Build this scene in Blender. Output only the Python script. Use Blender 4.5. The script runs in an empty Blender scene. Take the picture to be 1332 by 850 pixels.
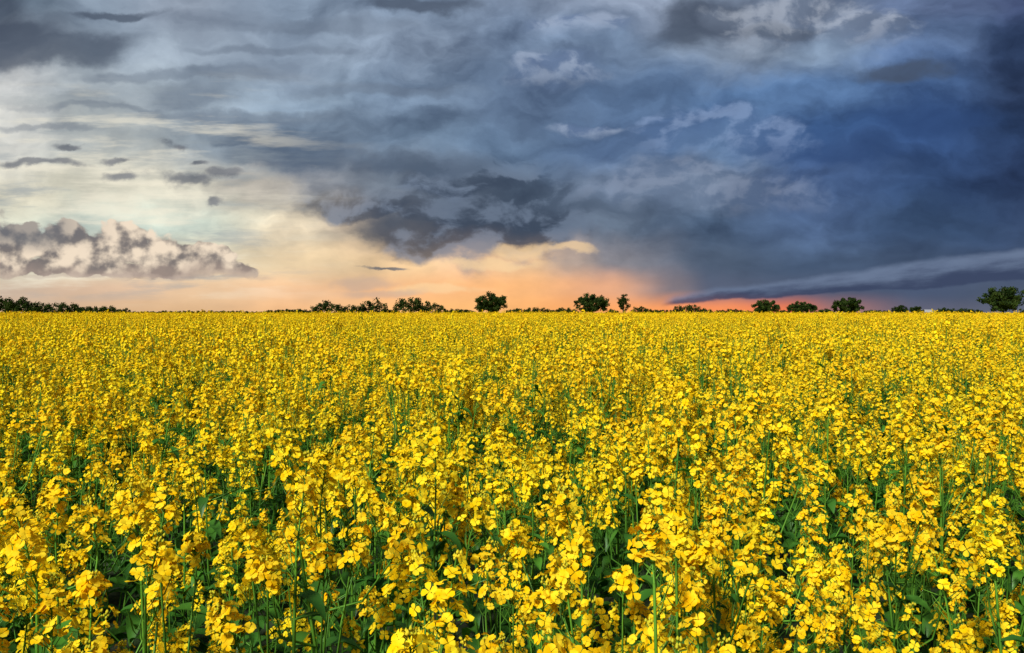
import bpy, math, random
import numpy as np
from mathutils import Vector, Matrix, Euler
random.seed(7); rng=np.random.default_rng(7)
scene=bpy.context.scene
scene.view_settings.view_transform='Standard'
scene.view_settings.look='None'
scene.view_settings.exposure=0
F=1036.0
CZ=1.65
# ------------------------------------------------------------ camera
cam_d=bpy.data.cameras.new('camera'); cam=bpy.data.objects.new('camera',cam_d)
scene.collection.objects.link(cam); scene.camera=cam
cam.location=(0,0,CZ); cam_d.lens=28; cam_d.sensor_width=36
cam.rotation_euler=(math.radians(90)-math.atan(18/F),0,0)
cam_d.clip_start=0.05; cam_d.clip_end=20000
def lin(c):
    r=[]
    for v in c:
        v=v/255.0
        r.append(v/12.92 if v<=0.04045 else ((v+0.055)/1.055)**2.4)
    return r
# ------------------------------------------------------------ node expression helper
class E:
    tree=None
    def __init__(s,sock): s.s=sock
    def __add__(a,b): return M('ADD',a,b)
    def __radd__(a,b): return M('ADD',b,a)
    def __sub__(a,b): return M('SUBTRACT',a,b)
    def __rsub__(a,b): return M('SUBTRACT',b,a)
    def __mul__(a,b): return M('MULTIPLY',a,b)
    def __rmul__(a,b): return M('MULTIPLY',b,a)
    def __truediv__(a,b): return M('DIVIDE',a,b)
def setin(inp,v):
    if isinstance(v,E): E.tree.links.new(v.s,inp)
    else: inp.default_value=v
def M(op,a,b=None,c=None):
    n=E.tree.nodes.new('ShaderNodeMath'); n.operation=op
    setin(n.inputs[0],a)
    if b is not None: setin(n.inputs[1],b)
    if c is not None: setin(n.inputs[2],c)
    return E(n.outputs[0])
def comb(x,y,z=0.0):
    n=E.tree.nodes.new('ShaderNodeCombineXYZ'); setin(n.inputs[0],x); setin(n.inputs[1],y); setin(n.inputs[2],z)
    return E(n.outputs[0])
def sep(v):
    n=E.tree.nodes.new('ShaderNodeSeparateXYZ'); setin(n.inputs[0],v); return [E(o) for o in n.outputs]
def noise(v,scale,detail=6,rough=0.55,dim='3D'):
    n=E.tree.nodes.new('ShaderNodeTexNoise'); n.noise_dimensions=dim; setin(n.inputs['Vector'],v)
    n.inputs['Scale'].default_value=scale; n.inputs['Detail'].default_value=detail
    n.inputs['Roughness'].default_value=rough
    return E(n.outputs[0]),E(n.outputs[1])
def smooth(v,a,b,lo=0.0,hi=1.0):
    n=E.tree.nodes.new('ShaderNodeMapRange'); n.interpolation_type='SMOOTHSTEP'
    setin(n.inputs[0],v)
    for i,k in zip((1,2,3,4),(a,b,lo,hi)): setin(n.inputs[i],k)
    return E(n.outputs[0])
def mixc(f,a,b,mode='MIX'):
    n=E.tree.nodes.new('ShaderNodeMix'); n.data_type='RGBA'; n.blend_type=mode
    setin(n.inputs[0],f)
    for i,v in ((6,a),(7,b)):
        if isinstance(v,E): E.tree.links.new(v.s,n.inputs[i])
        else: n.inputs[i].default_value=(*v,1)
    return E(n.outputs[2])
# ------------------------------------------------------------ world
w=bpy.data.worlds.new('World'); scene.world=w; w.use_nodes=True
w.cycles.sampling_method='NONE'
t=w.node_tree; t.nodes.clear(); E.tree=t
tc=t.nodes.new('ShaderNodeTexCoord')
dx,dy,dz=sep(E(tc.outputs['Generated']))
hyp=M('SQRT',dx*dx+dy*dy)
m=M('MAXIMUM',M('MAXIMUM',M('ABSOLUTE',dy),hyp*0.5),0.02)
k=F/1000
U=dx/m*k; W=dz/m*k
Us=U+M('SIGN',dy)*20.0            # noise domain differs front/back
def n2(x,y,scale,detail,rough=0.55): return noise(comb(x,y,0.0),scale,detail,rough,'2D')
hfade=smooth(W,0.0,0.17,0.12,1.0)
_,wc=n2(Us,W*1.5,3.2,2,0.5)
a1,b1,_z=sep(wc)
_,wc2=n2(Us+3.0,W*1.5,11.0,6,0.55)
a2,b2,_z=sep(wc2)
wx=((a1-0.5)*0.13+(a2-0.5)*0.08)*hfade
wy=((b1-0.5)*0.09+(b2-0.5)*0.055)*hfade
Ux=U+wx; Wy=W+wy
fx=U+(a2-0.5)*0.05; fy=W+(b2-0.5)*0.040*smooth(W,0.0,0.08,0.35,1.0)
rows=[
(403,[(0,(212,178,146)),(266,(228,186,142)),(400,(244,188,134)),(600,(255,190,120)),(800,(255,168,100)),(932,(252,148,92)),(1020,(242,128,84)),(1090,(156,112,112)),(1200,(92,94,114)),(1332,(92,99,118))]),
(375,[(0,(200,178,158)),(133,(218,186,158)),(266,(232,196,158)),(400,(242,194,150)),(533,(252,190,134)),(666,(254,188,126)),(790,(228,168,130)),(880,(132,122,130)),(932,(88,98,122)),(1065,(76,88,114)),(1200,(68,82,110)),(1332,(76,88,112))]),
(340,[(0,(210,205,184)),(266,(232,220,190)),(400,(244,216,174)),(533,(250,210,160)),(610,(222,186,150)),(680,(234,192,148)),(740,(180,160,148)),(800,(132,130,138)),(932,(82,98,122)),(1065,(72,92,122)),(1200,(66,84,114)),(1332,(56,72,102))]),
(290,[(0,(210,213,196)),(133,(200,213,202)),(266,(204,215,202)),(400,(230,214,186)),(460,(200,182,160)),(533,(118,120,126)),(600,(78,88,104)),(700,(76,88,106)),(800,(88,102,122)),(932,(74,94,122)),(1065,(72,94,130)),(1200,(54,77,112)),(1332,(44,61,92))]),
(240,[(0,(220,214,192)),(133,(222,218,198)),(266,(210,206,190)),(340,(180,174,164)),(400,(136,140,148)),(533,(110,122,138)),(666,(82,98,118)),(800,(98,114,138)),(932,(102,118,142)),(1065,(70,94,136)),(1200,(53,78,120)),(1332,(40,58,95))]),
(180,[(0,(206,206,200)),(133,(174,180,180)),(266,(138,150,161)),(400,(106,122,142)),(533,(102,122,146)),(666,(90,112,140)),(800,(84,108,144)),(932,(88,115,152)),(1065,(62,94,142)),(1200,(52,80,128)),(1332,(36,55,90))]),
(120,[(0,(198,200,200)),(133,(160,170,178)),(266,(138,152,166)),(400,(128,147,168)),(533,(118,138,163)),(666,(106,128,158)),(800,(88,113,148)),(932,(76,104,143)),(1065,(80,109,150)),(1200,(66,93,136)),(1332,(40,55,86))]),
(60,[(0,(116,126,140)),(133,(130,144,160)),(230,(154,168,184)),(400,(136,152,172)),(533,(128,144,166)),(666,(112,131,158)),(800,(106,126,154)),(932,(122,136,156)),(1065,(116,135,160)),(1200,(86,107,142)),(1332,(46,63,96))]),
(5,[(0,(72,83,99)),(60,(100,115,132)),(133,(144,160,178)),(266,(140,152,169)),(400,(126,143,164)),(533,(104,121,144)),(666,(120,135,158)),(800,(144,158,181)),(890,(114,127,148)),(1065,(124,140,166)),(1200,(92,109,142)),(1332,(60,72,106))]),
]
fac=(Ux+0.75)/1.5
def ramp(stops,f):
    n=t.nodes.new('ShaderNodeValToRGB'); cr=n.color_ramp; cr.interpolation='EASE'
    while len(cr.elements)>1: cr.elements.remove(cr.elements[-1])
    for i,(x,c) in enumerate(stops):
        p=((x-666)/1000+0.75)/1.5
        e=cr.elements[0] if i==0 else cr.elements.new(p)
        e.position=p; e.color=(*lin(c),1)
    setin(n.inputs[0],f); return E(n.outputs[0])
col=None
for i,(y,st) in enumerate(rows):
    r=ramp(st,fac)
    if col is None: col=r
    else:
        col=mixc(smooth(Wy,(405-rows[i-1][0])/1000,(405-y)/1000),col,r)
# relief shading on the whole deck
n1,_=n2(Ux+20,Wy*2.1,4.2,8,0.50); nb2,_=n2(Ux+20-0.020,Wy*2.1+0.045,4.2,5,0.50)
rel=n1-nb2
nb,_=n2(Ux*0.5+U*0.5+70.0,Wy*0.8+W*0.8,13.0,8,0.54)
nbo,_=n2(Ux*0.5+U*0.5+70.0-0.010,Wy*0.8+W*0.8+0.016,13.0,5,0.54)
puff=nb-nbo
relA=smooth(W,0.02,0.12,0.25,0.95)*smooth(U,-0.5,-0.1,0.6,1.0)
mul=M('MAXIMUM',1.02+(rel*2.5+(n1-0.5)*0.9+puff*1.15*smooth(n1,0.38,0.58,0.2,1.0))*relA,0.35)
col=mixc(1.0,col,comb(mul,mul*0.95+0.05,mul*0.85+0.15),'MULTIPLY')
# placed clouds
ns,_=n2(U+30.0,W*1.4,22.0,7,0.58)
nl,_=n2(U+40.0,W*1.8,9.0,7,0.55)
def blobs(lst,namp,soft,nn,fade=0):
    # fade +1: crisp top edge dissolving downward; -1: crisp underside dissolving upward
    best=None
    for (x,y,rx,ry) in lst:
        ax=(fx-(x-666)/1000)/(rx/1000); ay=(fy-(405-y)/1000)/(ry/1000)
        d=1.0-M('SQRT',ax*ax+ay*ay)
        if fade: d=smooth(d+(nn-0.5)*namp,-soft,soft)*smooth(ay*float(fade),-1.3,0.7)
        best=d if best is None else M('MAXIMUM',best,d)
    if fade: return best,best
    v=best+(nn-0.5)*namp
    return smooth(v,-soft,soft),v
# dark bellies of the large cloud
mk,v=blobs([(640,268,125,70),(570,290,105,42),(705,288,50,46),(600,225,95,35),(470,262,90,26)],1.5,0.22,nl*0.4+nb*0.6,-1)
col=mixc(mk*0.82,col,mixc(smooth(n1*0.5+rel*2.0+puff*1.5,0.10,0.44),lin((54,66,86)),lin((106,120,142))))
mk,v=blobs([(385,196,80,26),(560,210,90,16),(320,178,36,12),(790,262,70,14),(1060,180,110,34),(1200,150,90,26)],1.4,0.3,nl*0.5+nb*0.5,-1)
dk=mixc(smooth(U,0.15,0.35),lin((80,95,116)),lin((44,70,116)))
col=mixc(mk*0.7,col,dk)
mk,v=blobs([(70,64,110,20),(10,45,60,14),(1170,92,60,16),(905,30,50,30),(1010,42,60,10),(545,6,60,10),(150,20,60,6)],1.3,0.4,nl)
col=mixc(mk*0.75,col,lin((70,80,97)))
mk,v=blobs([(245,125,50,14),(300,96,70,8),(190,100,80,6),(430,36,130,9),(350,66,110,6),(480,118,110,8),(330,150,120,8),(120,140,90,5),(60,165,60,4)],1.8,0.5,nl*0.6+ns*0.4)
col=mixc(mk*0.45,col,lin((98,110,128)))
# light billows
shd=smooth(puff*2.4+(ns-0.5)*0.5,-0.2,0.3)
mk,v=blobs([(725,96,62,26),(690,86,26,14),(765,170,44,9),(750,36,60,14)],1.5,0.30,nb*0.6+ns*0.4,1)
col=mixc(mk*0.58,col,mixc(shd,lin((104,124,160)),lin((168,182,206))))
mk,v=blobs([(890,176,60,32),(940,166,50,38),(990,186,60,34),(855,160,26,12)],1.3,0.26,nb*0.7+ns*0.3,1)
col=mixc(mk*0.55,col,mixc(shd,lin((84,112,156)),lin((140,162,200))))
mk,v=blobs([(840,246,70,28),(900,240,90,34),(980,256,90,26)],1.5,0.34,nb*0.7+ns*0.3,1)
col=mixc(mk*0.5,col,mixc(shd,lin((98,116,146)),lin((140,152,176))))
mk,v=blobs([(985,40,60,36),(1050,28,80,32),(1120,40,70,24),(940,30,30,22)],1.4,0.28,nb*0.7+ns*0.3,1)
col=mixc(mk*0.62,col,mixc(shd,lin((112,124,144)),lin((176,184,198))))
# peach gaps
mk,v=blobs([(682,324,34,8),(640,340,50,6),(745,326,30,5),(560,376,60,6)],1.5,0.5,ns)
col=mixc(mk*0.6,col,lin((253,216,164)))
# pale streaks on the clear left side
st,_=n2(Us,W*7.0,5.0,5,0.6)
lm=smooth(U,-0.15,-0.45)*smooth(W,0.0,0.05)*smooth(W,0.33,0.22)
col=mixc(smooth(st,0.5,0.72)*lm*0.6,col,lin((248,240,218)))
col=mixc(smooth(st,0.48,0.28)*lm*0.65,col,lin((152,162,168)))
# small dark scraps
mk,v=blobs([(50,212,60,5),(98,188,18,4),(158,206,18,4),(165,226,24,7),(230,191,16,6),(245,231,30,9),(292,225,22,6),(286,258,15,4),(262,212,13,3),(500,348,24,2)],2.4,0.55,ns)
col=mixc(mk*0.85,col,mixc(smooth(nl,0.35,0.6),lin((88,94,106)),lin((128,130,136))))
# bright cumulus bank, lower left
cb,_=n2(U+50,W*1.15,26.0,6,0.5)
cb2,_=n2(U+50-0.009,W*1.15+0.012,26.0,4,0.5)
vn=t.nodes.new('ShaderNodeTexVoronoi'); vn.voronoi_dimensions='2D'; vn.feature='SMOOTH_F1'; setin(vn.inputs['Vector'],comb(fx,fy*1.1,0.0)); vn.inputs['Scale'].default_value=40; vn.inputs['Smoothness'].default_value=0.3
vor=E(vn.outputs['Distance'])
mk,v=blobs([(8,316,52,34),(90,322,60,32),(165,318,46,32),(215,334,50,30),(262,340,46,26),(305,354,46,13),(80,344,120,15),(200,350,110,12)],0.8,0.09,cb+ (0.35-vor)*0.8)
lit=smooth((cb-cb2)*2.4+(0.42-vor)*0.9+(fy-0.072)*4.0,-0.46,0.40)
cc=mixc(lit,lin((118,110,110)),lin((244,224,200)))
cc=mixc(smooth(fy-vor*0.01,0.062,0.046)*0.6,cc,lin((166,146,136)))
cc=mixc(smooth(U,-0.50,-0.62)*smooth(fy,0.075,0.10)*0.7,cc,lin((104,106,114)))
col=mixc(mk*smooth(fy,0.038,0.052)*0.96,col,cc)
mk,v=blobs([(300,359,60,4),(470,368,40,7),(500,380,50,5),(130,356,120,3)],1.6,0.6,ns)
col=mixc(mk*0.5,col,lin((188,168,156)))
# shelf cloud on the right
tt=M('MAXIMUM',(U-0.19)/0.476,0.0)
fw=W+(b2-0.5)*0.018
low=0.008+tt*0.034; top=0.012+M('POWER',tt,0.85)*0.068
inside=smooth(fw,low-0.002,low+0.002)*smooth(fw,top+0.006,top-0.004)*smooth(tt,0.0,0.05)
pos=(fw-low)/M('MAXIMUM',top-low,0.002)
scn,_=n2(U+60,(W-tt*0.05)*5.0,9.0,6,0.55)
sc=mixc(smooth(pos+(scn-0.5)*1.5,0.15,1.0),lin((52,64,95)),lin((106,122,151)))
col=mixc(inside*0.88,col,sc)
# daylight sky behind, thin contribution
SUN_EL=math.radians(40); SUN_AZ=math.radians(-150)
sky=t.nodes.new('ShaderNodeTexSky'); sky.sky_type='NISHITA'; sky.sun_disc=False
sky.sun_elevation=SUN_EL; sky.sun_rotation=SUN_AZ
bg1=t.nodes.new('ShaderNodeBackground'); bg1.inputs[1].default_value=0.08; t.links.new(sky.outputs[0],bg1.inputs[0])
bg2=t.nodes.new('ShaderNodeBackground'); bg2.inputs[1].default_value=1.0; t.links.new(col.s,bg2.inputs[0])
mx=t.nodes.new('ShaderNodeMixShader'); mx.inputs[0].default_value=0.98
t.links.new(bg1.outputs[0],mx.inputs[1]); t.links.new(bg2.outputs[0],mx.inputs[2])
ow=t.nodes.new('ShaderNodeOutputWorld'); t.links.new(mx.outputs[0],ow.inputs[0])
# sun
sd=bpy.data.lights.new('sun','SUN'); sd.energy=5.0; sd.angle=math.radians(7); sd.color=(1.0,0.965,0.88)
so=bpy.data.objects.new('sun',sd); scene.collection.objects.link(so)
sv=Vector((math.sin(SUN_AZ)*math.cos(SUN_EL),math.cos(SUN_AZ)*math.cos(SUN_EL),math.sin(SUN_EL)))
so.rotation_euler=sv.to_track_quat('Z','Y').to_euler()
so.location=(0,0,50)
# ------------------------------------------------------------ materials
def new_mat(name):
    mt=bpy.data.materials.new(name); mt.use_nodes=True; mt.node_tree.nodes.clear(); E.tree=mt.node_tree
    return mt
def leafy(name,c1,c2,transl,tcol,scale,objrand=0.25,warm=0.0,gloss=0.0):
    mt=new_mat(name); tr=mt.node_tree
    co=tr.nodes.new('ShaderNodeTexCoord'); oi=tr.nodes.new('ShaderNodeObjectInfo')
    an=tr.nodes.new('ShaderNodeAttribute'); an.attribute_name='rnd'
    n,_=noise(E(co.outputs['Object']),scale,0,0.5)
    f=smooth(n,0.3,0.7)
    c=mixc(f,c1,c2)
    r=M('FRACT',E(oi.outputs['Random'])+E(an.outputs['Fac']))
    mulv=(1.0-objrand)+r*objrand
    r2=M('FRACT',r*7.31)
    c=mixc(1.0,c,comb(mulv,mulv*(1.0-r2*warm),mulv),'MULTIPLY')
    pb=tr.nodes.new('ShaderNodeBsdfDiffuse'); setin(pb.inputs[0],c)
    last=pb.outputs[0]
    if transl>0:
        tl=tr.nodes.new('ShaderNodeBsdfTranslucent'); setin(tl.inputs[0],mixc(1.0,c,tcol,'MULTIPLY'))
        ms=tr.nodes.new('ShaderNodeMixShader'); ms.inputs[0].default_value=transl
        tr.links.new(last,ms.inputs[1]); tr.links.new(tl.outputs[0],ms.inputs[2]); last=ms.outputs[0]
    if gloss>0:
        gl=tr.nodes.new('ShaderNodeBsdfGlossy'); gl.inputs['Roughness'].default_value=.45; gl.inputs[0].default_value=(.8,.85,.8,1)
        ms=tr.nodes.new('ShaderNodeMixShader'); ms.inputs[0].default_value=gloss
        tr.links.new(last,ms.inputs[1]); tr.links.new(gl.outputs[0],ms.inputs[2]); last=ms.outputs[0]
    o=tr.nodes.new('ShaderNodeOutputMaterial'); tr.links.new(last,o.inputs[0])
    return mt
m_petal=leafy('petal',(0.96,0.635,0.005),(0.97,0.82,0.028),0.22,(1.0,0.96,0.6),60,0.10,0.15)
m_bud=leafy('bud',(0.50,0.48,0.03),(0.70,0.56,0.03),0.0,(1,1,0.6),80,0.15)
m_stem=leafy('stem',(0.07,0.21,0.02),(0.13,0.33,0.03),0.0,(1,1,0.6),8,0.3,0.0,0.03)
m_leaf=leafy('leaf',(0.04,0.15,0.018),(0.085,0.26,0.025),0.25,(1,1.1,0.5),6,0.3,0.0,0.03)
PLM=[m_petal,m_bud,m_stem,m_leaf]
# ------------------------------------------------------------ mesh builder
class MB:
    def __init__(s): s.v=[]; s.f=[]; s.m=[]
    def add(s,vs,fs,mi):
        b=len(s.v); s.v.extend([tuple(q) for q in vs])
        for q in fs: s.f.append(tuple(i+b for i in q)); s.m.append(mi)
    def tube(s,pts,rads,mi,n=4):
        vs=[];fs=[]
        for i,p in enumerate(pts):
            p=Vector(p)
            d=(Vector(pts[min(i+1,len(pts)-1)])-Vector(pts[max(i-1,0)])).normalized()
            a=d.cross(Vector((0.3,1,0.1))).normalized() if abs(d.y)<0.95 else d.cross(Vector((1,0,0))).normalized()
            b=d.cross(a)
            for j in range(n):
                an=2*math.pi*j/n
                vs.append(p+(a*math.cos(an)+b*math.sin(an))*rads[i])
        for i in range(len(pts)-1):
            for j in range(n):
                fs.append((i*n+j,i*n+(j+1)%n,(i+1)*n+(j+1)%n,(i+1)*n+j))
        s.add(vs,fs,mi)
    def mesh(s,name,mats,smooth=False):
        me=bpy.data.meshes.new(name); me.from_pydata(s.v,[],s.f)
        for q in mats: me.materials.append(q)
        me.polygons.foreach_set('material_index',s.m)
        if smooth: me.polygons.foreach_set('use_smooth',[True]*len(s.f))
        me.update(); return me
    def arrays(s):
        V=np.array(s.v,dtype=np.float32)
        L=np.array([i for q in s.f for i in q],dtype=np.int32)
        T=np.array([len(q) for q in s.f],dtype=np.int32)
        return V,L,T,np.array(s.m,dtype=np.int32)
def merged(name,items,mats):
    """items: list of (arrays, 3x3 matrix, offset, rnd)"""
    Vs=[];Ls=[];Ts=[];Ms=[];Rs=[];b=0
    for (V,L,T,Mi),mat,off,rn in items:
        Vs.append(V@mat.T+off); Ls.append(L+b); Ts.append(T); Ms.append(Mi); Rs.append(np.full(len(T),rn,dtype=np.float32)); b+=len(V)
    V=np.concatenate(Vs).astype(np.float32);L=np.concatenate(Ls);T=np.concatenate(Ts);Mi=np.concatenate(Ms);Rn=np.concatenate(Rs)
    me=bpy.data.meshes.new(name)
    me.vertices.add(len(V)); me.vertices.foreach_set('co',V.ravel())
    me.loops.add(len(L)); me.loops.foreach_set('vertex_index',L.astype(np.int32))
    me.polygons.add(len(T)); st=np.concatenate([[0],np.cumsum(T)[:-1]]).astype(np.int32)
    me.polygons.foreach_set('loop_start',st)
    for q in mats: me.materials.append(q)
    me.polygons.foreach_set('material_index',Mi)
    me.update(calc_edges=True)
    at=me.attributes.new('rnd','FLOAT','FACE'); at.data.foreach_set('value',Rn)
    return me
R=random.random
def U_(a,b): return a+(b-a)*R()
def frame(d):
    d=d.normalized(); a=d.orthogonal().normalized(); return a,d.cross(a),d
def flower(mb,p,d,size,openness):
    a,b,c=frame(d); th=R()*6.28
    for q in range(4):
        an=th+q*math.pi/2+U_(-.2,.2)
        o=a*math.cos(an)+b*math.sin(an); s=c.cross(o)
        L=size*U_(.8,1.12); w=size*U_(.38,.52)
        up=U_(0.1,0.75)*(1.4-openness)+0.05
        tw=U_(-.25,.25)*w
        def pt(l,ww,h): return p+o*(l*L*openness)+s*ww+c*(h*L+tw*ww/w)
        mb.add([pt(.05,0,0),pt(.5,-w*.8,up*.55),pt(.5,w*.8,up*.55),pt(.88,w*.85,up*.5),pt(1.05,0,up*.3),pt(.88,-w*.85,up*.5),pt(.55,0,up*.40)],
               [(0,6,1),(0,2,6),(1,6,5),(6,2,3),(6,3,4),(6,4,5)],0)
def raceme(mb,base,axis,L,nf,lod):
    a,b,c=frame(axis)
    top=base+axis*L
    if lod==0:
        mb.tube([base,base+axis*L*.5,top],[.0022,.0018,.0012],2,3)
        ph=R()*6.28
        for i in range(nf):
            tt=i/nf
            an=ph+i*2.4+U_(-.6,.6)
            o=a*math.cos(an)+b*math.sin(an)
            ped=(0.034-0.018*tt)*U_(.5,1.3)
            st=base+axis*(L*(0.04+0.92*tt))+axis*U_(-.008,.008)
            d=(o*1.0+axis*U_(.15,.9)+Vector((0,0,.3))).normalized()
            e=st+d*ped
            mb.tube([st,e],[.0009,.0007],2,3)
            fd=(d+Vector((U_(-.7,.7),U_(-.7,.7),U_(-.3,.6)))).normalized()
            flower(mb,e,fd,U_(.0105,.0155),U_(.6,1.0) if tt<.85 else U_(.35,.7))
        for i in range(9):
            an=R()*6.28; o=a*math.cos(an)+b*math.sin(an)
            p=top+o*U_(.002,.009)+axis*U_(-.004,.010); r=.0029
            mb.add([p+axis*r*1.5,p+a*r,p+b*r,p-a*r,p-b*r,p-axis*r*1.5],[(0,1,2),(0,2,3),(0,3,4),(0,4,1),(5,2,1),(5,3,2),(5,4,3),(5,1,4)],1)
        for i in range(random.randint(3,8)):
            an=R()*6.28; o=a*math.cos(an)+b*math.sin(an)
            st=base-axis*U_(0,.10); d=(o+axis*U_(.6,1.4)).normalized()
            mb.tube([st,st+d*.015,st+d*.015+(d+axis*.6).normalized()*U_(.02,.045)],[.0007,.0013,.0005],2,3)
    elif lod==1:
        mb.tube([base-axis*.04,top+axis*.01],[.003,.002],2,3)
        for i in range(nf):
            tt=R(); an=R()*6.28; o=a*math.cos(an)+b*math.sin(an)
            p=base+axis*(L*tt)+o*(U_(.008,.042)*(1.15-.6*tt))
            d=(o+axis*.6+Vector((U_(-.6,.6),U_(-.6,.6),U_(-.2,.7)))).normalized()
            x,y,_=frame(d); s=U_(.011,.018)
            mb.add([p+x*s,p+y*s-d*.004,p-x*s,p-y*s+d*.004],[(0,1,2,3)],0)
    else:
        for i in range(nf):
            tt=R(); an=R()*6.28; o=a*math.cos(an)+b*math.sin(an)
            p=base+axis*(L*tt)+o*U_(.0,.04)
            d=Vector((U_(-1,1),U_(-1,.4),U_(-.1,1))).normalized()
            x,y,_=frame(d); s=U_(.022,.034)
            mb.add([p+x*s,p+y*s,p-x*s,p-y*s],[(0,1,2,3)],0)
def leaf(mb,p,out,L,w,droop):
    s=out.cross(Vector((0,0,1))).normalized(); vs=[]; fs=[]
    n=5; prof=[.35,.9,1.0,.7,.08]
    for i in range(n):
        q=i/(n-1)
        c=p+out*(L*q*(1-.25*droop*q))+Vector((0,0,L*(.45*q-droop*q*q)))
        ww=w*prof[i]
        vs+= [c-s*ww+Vector((0,0,ww*.35*(1+R()*.5))),c,c+s*ww+Vector((0,0,ww*.35*(1+R()*.5)))]
    for i in range(n-1):
        b=i*3
        fs+=[(b,b+1,b+4,b+3),(b+1,b+2,b+5,b+4)]
    mb.add(vs,fs,3)
def plant(mb,org,H,lod,nb):
    lean=Vector((U_(-.09,.09),U_(-.09,.09),1)).normalized()
    def sp(z): return org+Vector((lean.x*z+.01*math.sin(z*7+org.x*9),lean.y*z,z))
    L=U_(.10,.20)
    zs=[0,.3*H,.6*H,H-L]
    if lod<2: mb.tube([sp(z) for z in zs],[.006,.005,.004,.0025],2,4 if lod==0 else 3)
    nf={0:random.randint(28,44),1:20,2:7}[lod]
    ax=(lean+Vector((U_(-.18,.18),U_(-.18,.18),0))).normalized()
    raceme(mb,sp(H-L),ax,L,nf,lod)
    ph=R()*6.28
    for i in range(nb):
        an=ph+i*2.4+U_(-.5,.5); o=Vector((math.cos(an),math.sin(an),0))
        z0=H*U_(.42,.78); z1=H-U_(.03,.40)-.06
        if z1<z0+.08: z1=z0+.12
        rr=U_(.04,.18)
        p0=sp(z0); p2=sp(z1)+o*rr; p1=(p0*.45+p2*.55)+o*.03-Vector((0,0,.02))
        if lod<2: mb.tube([p0,p1,p2],[.0032,.0026,.002],2,3)
        ax=((p2-p1).normalized()+Vector((0,0,.6))+Vector((U_(-.3,.3),U_(-.3,.3),0))).normalized()
        raceme(mb,p2,ax,U_(.05,.13),int(nf*U_(.40,.95)),lod)
        if lod<2: leaf(mb,p0,o,U_(.05,.09),.009,.3)
        elif R()<.4: leaf(mb,p0,o,.12,.02,.3)
    if lod<2:
        for i in range(14 if lod==0 else 5):
            an=R()*6.28; o=Vector((math.cos(an),math.sin(an),0)); z=H*U_(.12,.85)
            big=1-z/H
            leaf(mb,sp(z),o,.07+.16*big*U_(.6,1.1),.010+.032*big,U_(.3,.9))
src=bpy.data.collections.new('rapeseed_plants')
k_=0
def addsrc(me):
    global k_
    me.name='rapeseed_patch_%02d'%k_
    o=bpy.data.objects.new('rapeseed_patch_%02d'%k_,me); k_+=1
    src.objects.link(o)
def xf(s):
    return np.array((Euler((U_(-.12,.12),U_(-.12,.12),R()*6.283)).to_matrix()*s),dtype=np.float32)
base0=[];base1=[]
for i in range(16):
    mb=MB(); plant(mb,Vector((0,0,0)),U_(1.02,1.34),0,random.randint(4,8)); base0.append(mb.arrays())
for i in range(12):
    mb=MB(); plant(mb,Vector((0,0,0)),U_(1.05,1.36),1,random.randint(4,7)); base1.append(mb.arrays())
N0,N1,N2,N3=10,10,3,6
def patch(bases,size,cnt,s0,s1,nm):
    items=[]
    g=int(math.ceil(math.sqrt(cnt)))
    cells=[(a,b) for a in range(g) for b in range(g)]; random.shuffle(cells)
    for a,b in cells[:cnt]:
        x=((a+U_(-.4,1.4))/g-.5)*size; y=((b+U_(-.4,1.4))/g-.5)*size
        items.append((random.choice(bases),xf(U_(s0,s1)),np.array((x,y,0),dtype=np.float32),R()))
    return merged(nm,items,PLM)
for i in range(N0): addsrc(patch(base0,1.0,random.randint(17,22),.74,1.09,'n'))
for i in range(N1): addsrc(patch(base1,1.5,random.randint(28,34),.78,1.15,'m'))
for i in range(N2):
    items=[]
    mb=MB()
    for j in range(120):
        plant(mb,Vector((U_(-1.6,1.6),U_(-1.6,1.6),0)),U_(1.02,1.44) if R()<.96 else U_(1.5,1.75),2,4)
    items.append((mb.arrays(),np.eye(3,dtype=np.float32),np.zeros(3,dtype=np.float32),0.0))
    addsrc(merged('f',items,PLM))
for i in range(N3): addsrc(merged('t',[(base0[i] if i<3 else base1[i],np.eye(3,dtype=np.float32),np.zeros(3,dtype=np.float32),R())],PLM))
# ------------------------------------------------------------ scatter
pts=[];var=[];rot=[];scl=[]
def und(x,y): return 1+.045*math.sin(x*.9+1.3*math.sin(y*.5))+.04*math.sin(y*1.7+x*.6)
def grid(st,r0,r1,half,v0,nv,full=0):
    n=int(r1/st)+2
    for i in range(-n,n+1):
        for j in range(-n,n+1):
            x=i*st; y=j*st; r=math.hypot(x,y)
            if not(r0<=r<r1): continue
            if abs(math.atan2(x,y))>half and r>full: continue
            pts.append((x+U_(-.06,.06),y+U_(-.06,.06),0)); var.append(v0+random.randrange(nv)); rot.append((0,0,random.randrange(4)*math.pi/2))
            g=und(x,y)*U_(.96,1.04)
            if r<1.6: g=min(g,.98)
            scl.append((1,1,g))
grid(1.0,0.9,9.6,math.radians(54),0,N0,4.6)
grid(1.5,9.3,42,math.radians(51),N0,N1)
grid(3.0,42,165,math.radians(50),N0+N1,N2)
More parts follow.
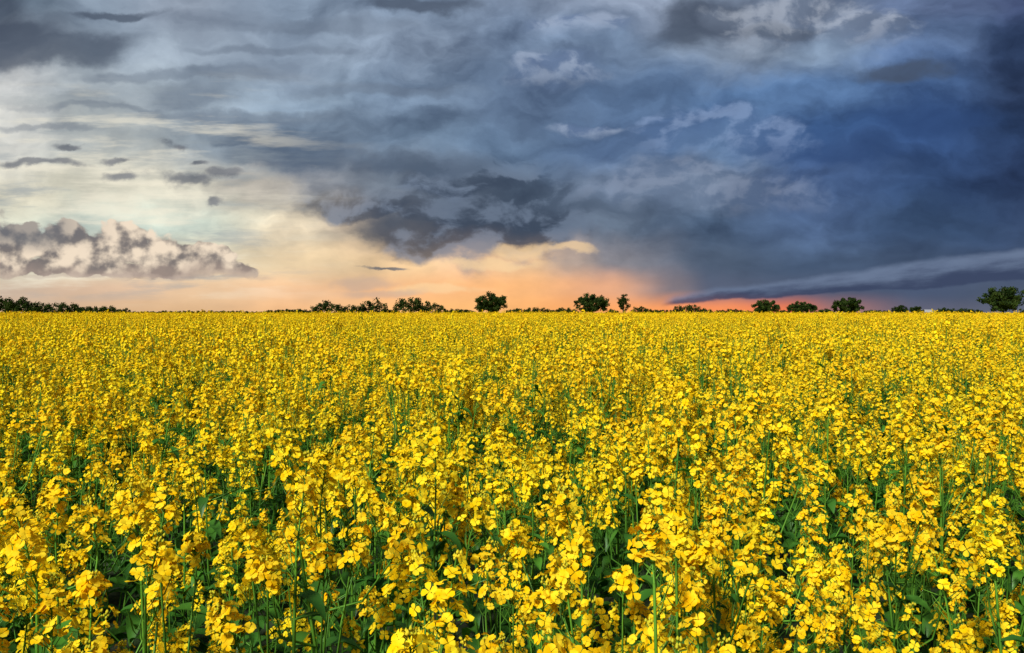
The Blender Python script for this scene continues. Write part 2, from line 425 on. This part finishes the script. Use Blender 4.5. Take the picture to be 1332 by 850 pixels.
# taller volunteers standing above the crop
for k2 in range(520):
    r=math.sqrt(U_(6**2,48**2)); a=U_(-.85,.85)
    pts.append((r*math.sin(a),r*math.cos(a),0)); var.append(N0+N1+N2+(random.randrange(3) if r<16 else 3+random.randrange(3)))
    rot.append((U_(-.08,.08),U_(-.08,.08),R()*6.28)); s=U_(1.15,1.44); scl.append((s*.9,s*.9,s))
me=bpy.data.meshes.new('rapeseed_field'); me.from_pydata(pts,[],[])
at=me.attributes.new('variant','INT','POINT'); at.data.foreach_set('value',var)
at=me.attributes.new('rot','FLOAT_VECTOR','POINT'); at.data.foreach_set('vector',np.array(rot,dtype=np.float32).ravel())
at=me.attributes.new('scl','FLOAT_VECTOR','POINT'); at.data.foreach_set('vector',np.array(scl,dtype=np.float32).ravel())
field=bpy.data.objects.new('rapeseed_field',me); scene.collection.objects.link(field)
ng=bpy.data.node_groups.new('scatter','GeometryNodeTree')
ng.interface.new_socket('Geometry',in_out='INPUT',socket_type='NodeSocketGeometry')
ng.interface.new_socket('Geometry',in_out='OUTPUT',socket_type='NodeSocketGeometry')
gi=ng.nodes.new('NodeGroupInput'); go=ng.nodes.new('NodeGroupOutput')
ci=ng.nodes.new('GeometryNodeCollectionInfo'); ci.inputs['Collection'].default_value=src
ci.inputs['Separate Children'].default_value=True; ci.inputs['Reset Children'].default_value=True
ip=ng.nodes.new('GeometryNodeInstanceOnPoints'); ip.inputs['Pick Instance'].default_value=True
def na(name,ty):
    n=ng.nodes.new('GeometryNodeInputNamedAttribute'); n.data_type=ty; n.inputs['Name'].default_value=name
    return [o for o in n.outputs if o.enabled][0]
e2r=ng.nodes.new('FunctionNodeEulerToRotation')
ng.links.new(gi.outputs[0],ip.inputs['Points']); ng.links.new(ci.outputs[0],ip.inputs['Instance'])
ng.links.new(na('variant','INT'),ip.inputs['Instance Index'])
ng.links.new(na('rot','FLOAT_VECTOR'),e2r.inputs[0]); ng.links.new(e2r.outputs[0],ip.inputs['Rotation'])
ng.links.new(na('scl','FLOAT_VECTOR'),ip.inputs['Scale']); ng.links.new(ip.outputs[0],go.inputs[0])
md=field.modifiers.new('scatter','NODES'); md.node_group=ng
# distant canopy of the same field
mt=new_mat('distant_rapeseed'); tr=mt.node_tree
co=tr.nodes.new('ShaderNodeTexCoord')
n,_=noise(E(co.outputs['Object']),1.6,4,0.7)
c=mixc(smooth(n,0.38,0.60),(0.18,0.20,0.02),(0.85,0.62,0.015))
pb=tr.nodes.new('ShaderNodeBsdfDiffuse'); setin(pb.inputs[0],c)
o=tr.nodes.new('ShaderNodeOutputMaterial'); tr.links.new(pb.outputs[0],o.inputs[0])
mb=MB(); nr,na_=90,420; vs=[];fs=[]
for i in range(nr):
    r=160*(5.0**(i/(nr-1)))
    for j in range(na_):
        a=2*math.pi*j/na_
        vs.append((r*math.sin(a),r*math.cos(a),1.12+U_(-.12,.22)))
for i in range(nr-1):
    for j in range(na_):
        fs.append((i*na_+j,i*na_+(j+1)%na_,(i+1)*na_+(j+1)%na_,(i+1)*na_+j))
mb.add(vs,fs,0)
cn=bpy.data.objects.new('distant_canopy',mb.mesh('distant_canopy',[mt])); scene.collection.objects.link(cn); cn.parent=field
# ground
mt=new_mat('soil'); tr=mt.node_tree
co=tr.nodes.new('ShaderNodeTexCoord')
n,_=noise(E(co.outputs['Object']),3.0,5,0.65)
c=mixc(smooth(n,0.35,0.65),(0.025,0.024,0.014),(0.035,0.075,0.016))
pb=tr.nodes.new('ShaderNodeBsdfPrincipled'); setin(pb.inputs['Base Color'],c); pb.inputs['Roughness'].default_value=.95
bp=tr.nodes.new('ShaderNodeBump'); bp.inputs['Strength'].default_value=.6; bp.inputs['Distance'].default_value=.05
tr.links.new(n.s,bp.inputs['Height']); tr.links.new(bp.outputs[0],pb.inputs['Normal'])
o=tr.nodes.new('ShaderNodeOutputMaterial'); tr.links.new(pb.outputs[0],o.inputs[0])
mb=MB(); na_=96; radii=[0,5,20,80,300,1000,3000,9000]; vs=[(0,0,0)];fs=[]
for r in radii[1:]:
    for j in range(na_): vs.append((r*math.sin(2*math.pi*j/na_),r*math.cos(2*math.pi*j/na_),0))
for j in range(na_): fs.append((0,1+(j+1)%na_,1+j))
for i in range(len(radii)-2):
    for j in range(na_):
        a=1+i*na_; b=a+na_; fs.append((a+j,a+(j+1)%na_,b+(j+1)%na_,b+j))
mb.add(vs,fs,0)
g=bpy.data.objects.new('ground',mb.mesh('ground',[mt])); scene.collection.objects.link(g)
# ------------------------------------------------------------ trees
m_bark=leafy('bark',(0.05,0.04,0.03),(0.09,0.07,0.05),0.0,(1,1,1),3,0.1)
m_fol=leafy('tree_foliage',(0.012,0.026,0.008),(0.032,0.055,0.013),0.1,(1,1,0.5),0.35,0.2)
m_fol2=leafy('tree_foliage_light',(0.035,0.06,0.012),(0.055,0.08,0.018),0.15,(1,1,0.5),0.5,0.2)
TM=[m_bark,m_fol,m_fol2]
def clump(mb,c,r,n,ls,squash=.8):
    for i in range(n):
        d=Vector((random.gauss(0,1),random.gauss(0,1),random.gauss(0,1))).normalized()
        p=c+Vector((d.x*r,d.y*r,d.z*r*squash))*(R()**.45)*U_(.8,1.15)
        x,y,_=frame((d+Vector((U_(-.8,.8),U_(-.8,.8),U_(-.8,.8)))).normalized())
        s=ls*U_(.6,1.3)
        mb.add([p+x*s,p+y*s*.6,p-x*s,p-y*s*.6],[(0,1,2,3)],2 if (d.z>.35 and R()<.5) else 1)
def px(x,dist): return (x-666)/F*dist
def tree(name,x0,x1,ytop,dist,kind='round',trunk=.08):
    sc=dist/F; wid=(x1-x0)*sc; H=(405-ytop)*sc+CZ; cx=px((x0+x1)/2,dist)
    mb=MB(); th=H*trunk
    tr_=max(.12,H*.028)
    mb.tube([(0,0,-.2),(U_(-.1,.1),0,th),(U_(-.2,.2),0,H*.5),(0,0,H*.85)],[tr_*1.3,tr_,tr_*.6,tr_*.15],0,8)
    cz=(H+th)/2; hz=(H-th)/2
    nc=95 if kind=='round' else 55
    for i in range(nc):
        d=Vector((random.gauss(0,1),random.gauss(0,1),random.gauss(0,1))).normalized()
        q=U_(.30,.84)
        zz=d.z*q
        wf=1.08 if kind=='round' else 1.0
        c=Vector((d.x*q*wid/2*wf,d.y*q*wid/2*wf,cz+zz*hz))
        r=min(wid/2,hz)*U_(.20,.34)
        clump(mb,c,r,int(90*U_(.6,1.2)),max(.18,wid*.024))
        if i%5==0:
            b=Vector((0,0,th+(c.z-th)*.35)); mid=(b+c)/2+Vector((0,0,.2))
            mb.tube([b,mid,c],[tr_*.4,tr_*.25,tr_*.08],0,5)
    o=bpy.data.objects.new(name,mb.mesh(name,TM)); scene.collection.objects.link(o)
    o.location=(cx,dist,0); return o
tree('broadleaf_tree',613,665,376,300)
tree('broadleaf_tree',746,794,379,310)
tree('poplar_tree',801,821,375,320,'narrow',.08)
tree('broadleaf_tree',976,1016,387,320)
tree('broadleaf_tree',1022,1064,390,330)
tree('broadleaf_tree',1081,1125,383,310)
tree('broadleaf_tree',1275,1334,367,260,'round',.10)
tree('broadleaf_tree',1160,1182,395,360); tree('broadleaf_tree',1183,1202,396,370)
def treeline(name,segs,dist):
    mb=MB(); sc=dist/F
    for (x0,x1,yt) in segs:
        H=(405-yt)*sc+CZ; x=px(x0,dist); xe=px(x1,dist)
        n=max(2,int((xe-x)/(H*.24)))
        for i in range(n+1):
            u=i/n; cx=x+(xe-x)*u; arch=1-.25*abs(2*u-1)**2
            h=H*arch*U_(.78,1.06)
            mb.tube([(cx,0,-.2),(cx+U_(-.2,.2),0,h*.7)],[.12,.05],0,5)
            for kx in range(6):
                r=h*U_(.18,.28)
                clump(mb,Vector((cx+U_(-1,1)*r,U_(-2,2),max(r*.5,(h-r*.8)*(1-kx*.13)))),r,60,max(.25,h*.055))
    o=bpy.data.objects.new(name,mb.mesh(name,TM)); scene.collection.objects.link(o); o.location=(0,dist,0)
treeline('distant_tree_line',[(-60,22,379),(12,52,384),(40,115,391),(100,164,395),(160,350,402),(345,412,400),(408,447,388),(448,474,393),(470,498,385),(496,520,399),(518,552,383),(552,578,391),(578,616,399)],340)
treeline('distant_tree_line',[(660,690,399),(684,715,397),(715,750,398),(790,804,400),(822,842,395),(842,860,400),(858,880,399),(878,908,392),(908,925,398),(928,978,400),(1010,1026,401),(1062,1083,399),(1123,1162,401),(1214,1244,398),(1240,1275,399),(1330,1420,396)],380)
# ------------------------------------------------------------ barn on the horizon
def flat(name,c,scale=1.0):
    mt=new_mat(name); tr=mt.node_tree
    co=tr.nodes.new('ShaderNodeTexCoord'); n,_=noise(E(co.outputs['Object']),scale,5,.6)
    cc=mixc(smooth(n,.3,.7),tuple(q*.8 for q in c),c)
    pb=tr.nodes.new('ShaderNodeBsdfPrincipled'); setin(pb.inputs['Base Color'],cc); pb.inputs['Roughness'].default_value=.8
    o=tr.nodes.new('ShaderNodeOutputMaterial'); tr.links.new(pb.outputs[0],o.inputs[0]); return mt
hs=bpy.data.objects.new('farm_barn',None); scene.collection.objects.link(hs); hs.location=(px(1206,370),370,0)
def box(mb,x0,x1,y0,y1,z0,z1,mi=0):
    mb.add([(x0,y0,z0),(x1,y0,z0),(x1,y1,z0),(x0,y1,z0),(x0,y0,z1),(x1,y0,z1),(x1,y1,z1),(x0,y1,z1)],[(3,2,1,0),(4,5,6,7),(0,1,5,4),(1,2,6,5),(2,3,7,6),(3,0,4,7)],mi)
def part(nm,mb,mat):
    o=bpy.data.objects.new(nm,mb.mesh(nm,[mat])); scene.collection.objects.link(o); o.parent=hs
mb=MB(); box(mb,-2.6,2.6,0,4,0,1.9); mb.add([(-2.6,0,1.9),(-2.6,4,1.9),(-2.6,2,3.0),(2.6,0,1.9),(2.6,4,1.9),(2.6,2,3.0)],[(0,2,1),(3,4,5)],0); part('walls',mb,flat('whitewash',(.4,.39,.37)))
mb=MB(); mb.add([(-2.9,-.35,1.82),(2.9,-.35,1.82),(2.9,2,3.1),(-2.9,2,3.1),(-2.9,4.35,1.82),(2.9,4.35,1.82)],[(0,1,2,3),(3,2,5,4)],0); part('roof',mb,flat('sheet_roof',(.35,.36,.38)))
mb=MB(); box(mb,-.5,.5,-.04,.0,0,1.7); part('door',mb,flat('door_wood',(.15,.09,.05)))
mb=MB()
for wx_ in (-2,1.4): box(mb,wx_,wx_+.7,-.03,.0,.8,1.5)
part('windows',mb,flat('window_glass',(.03,.04,.05)))
print('instances',len(pts))
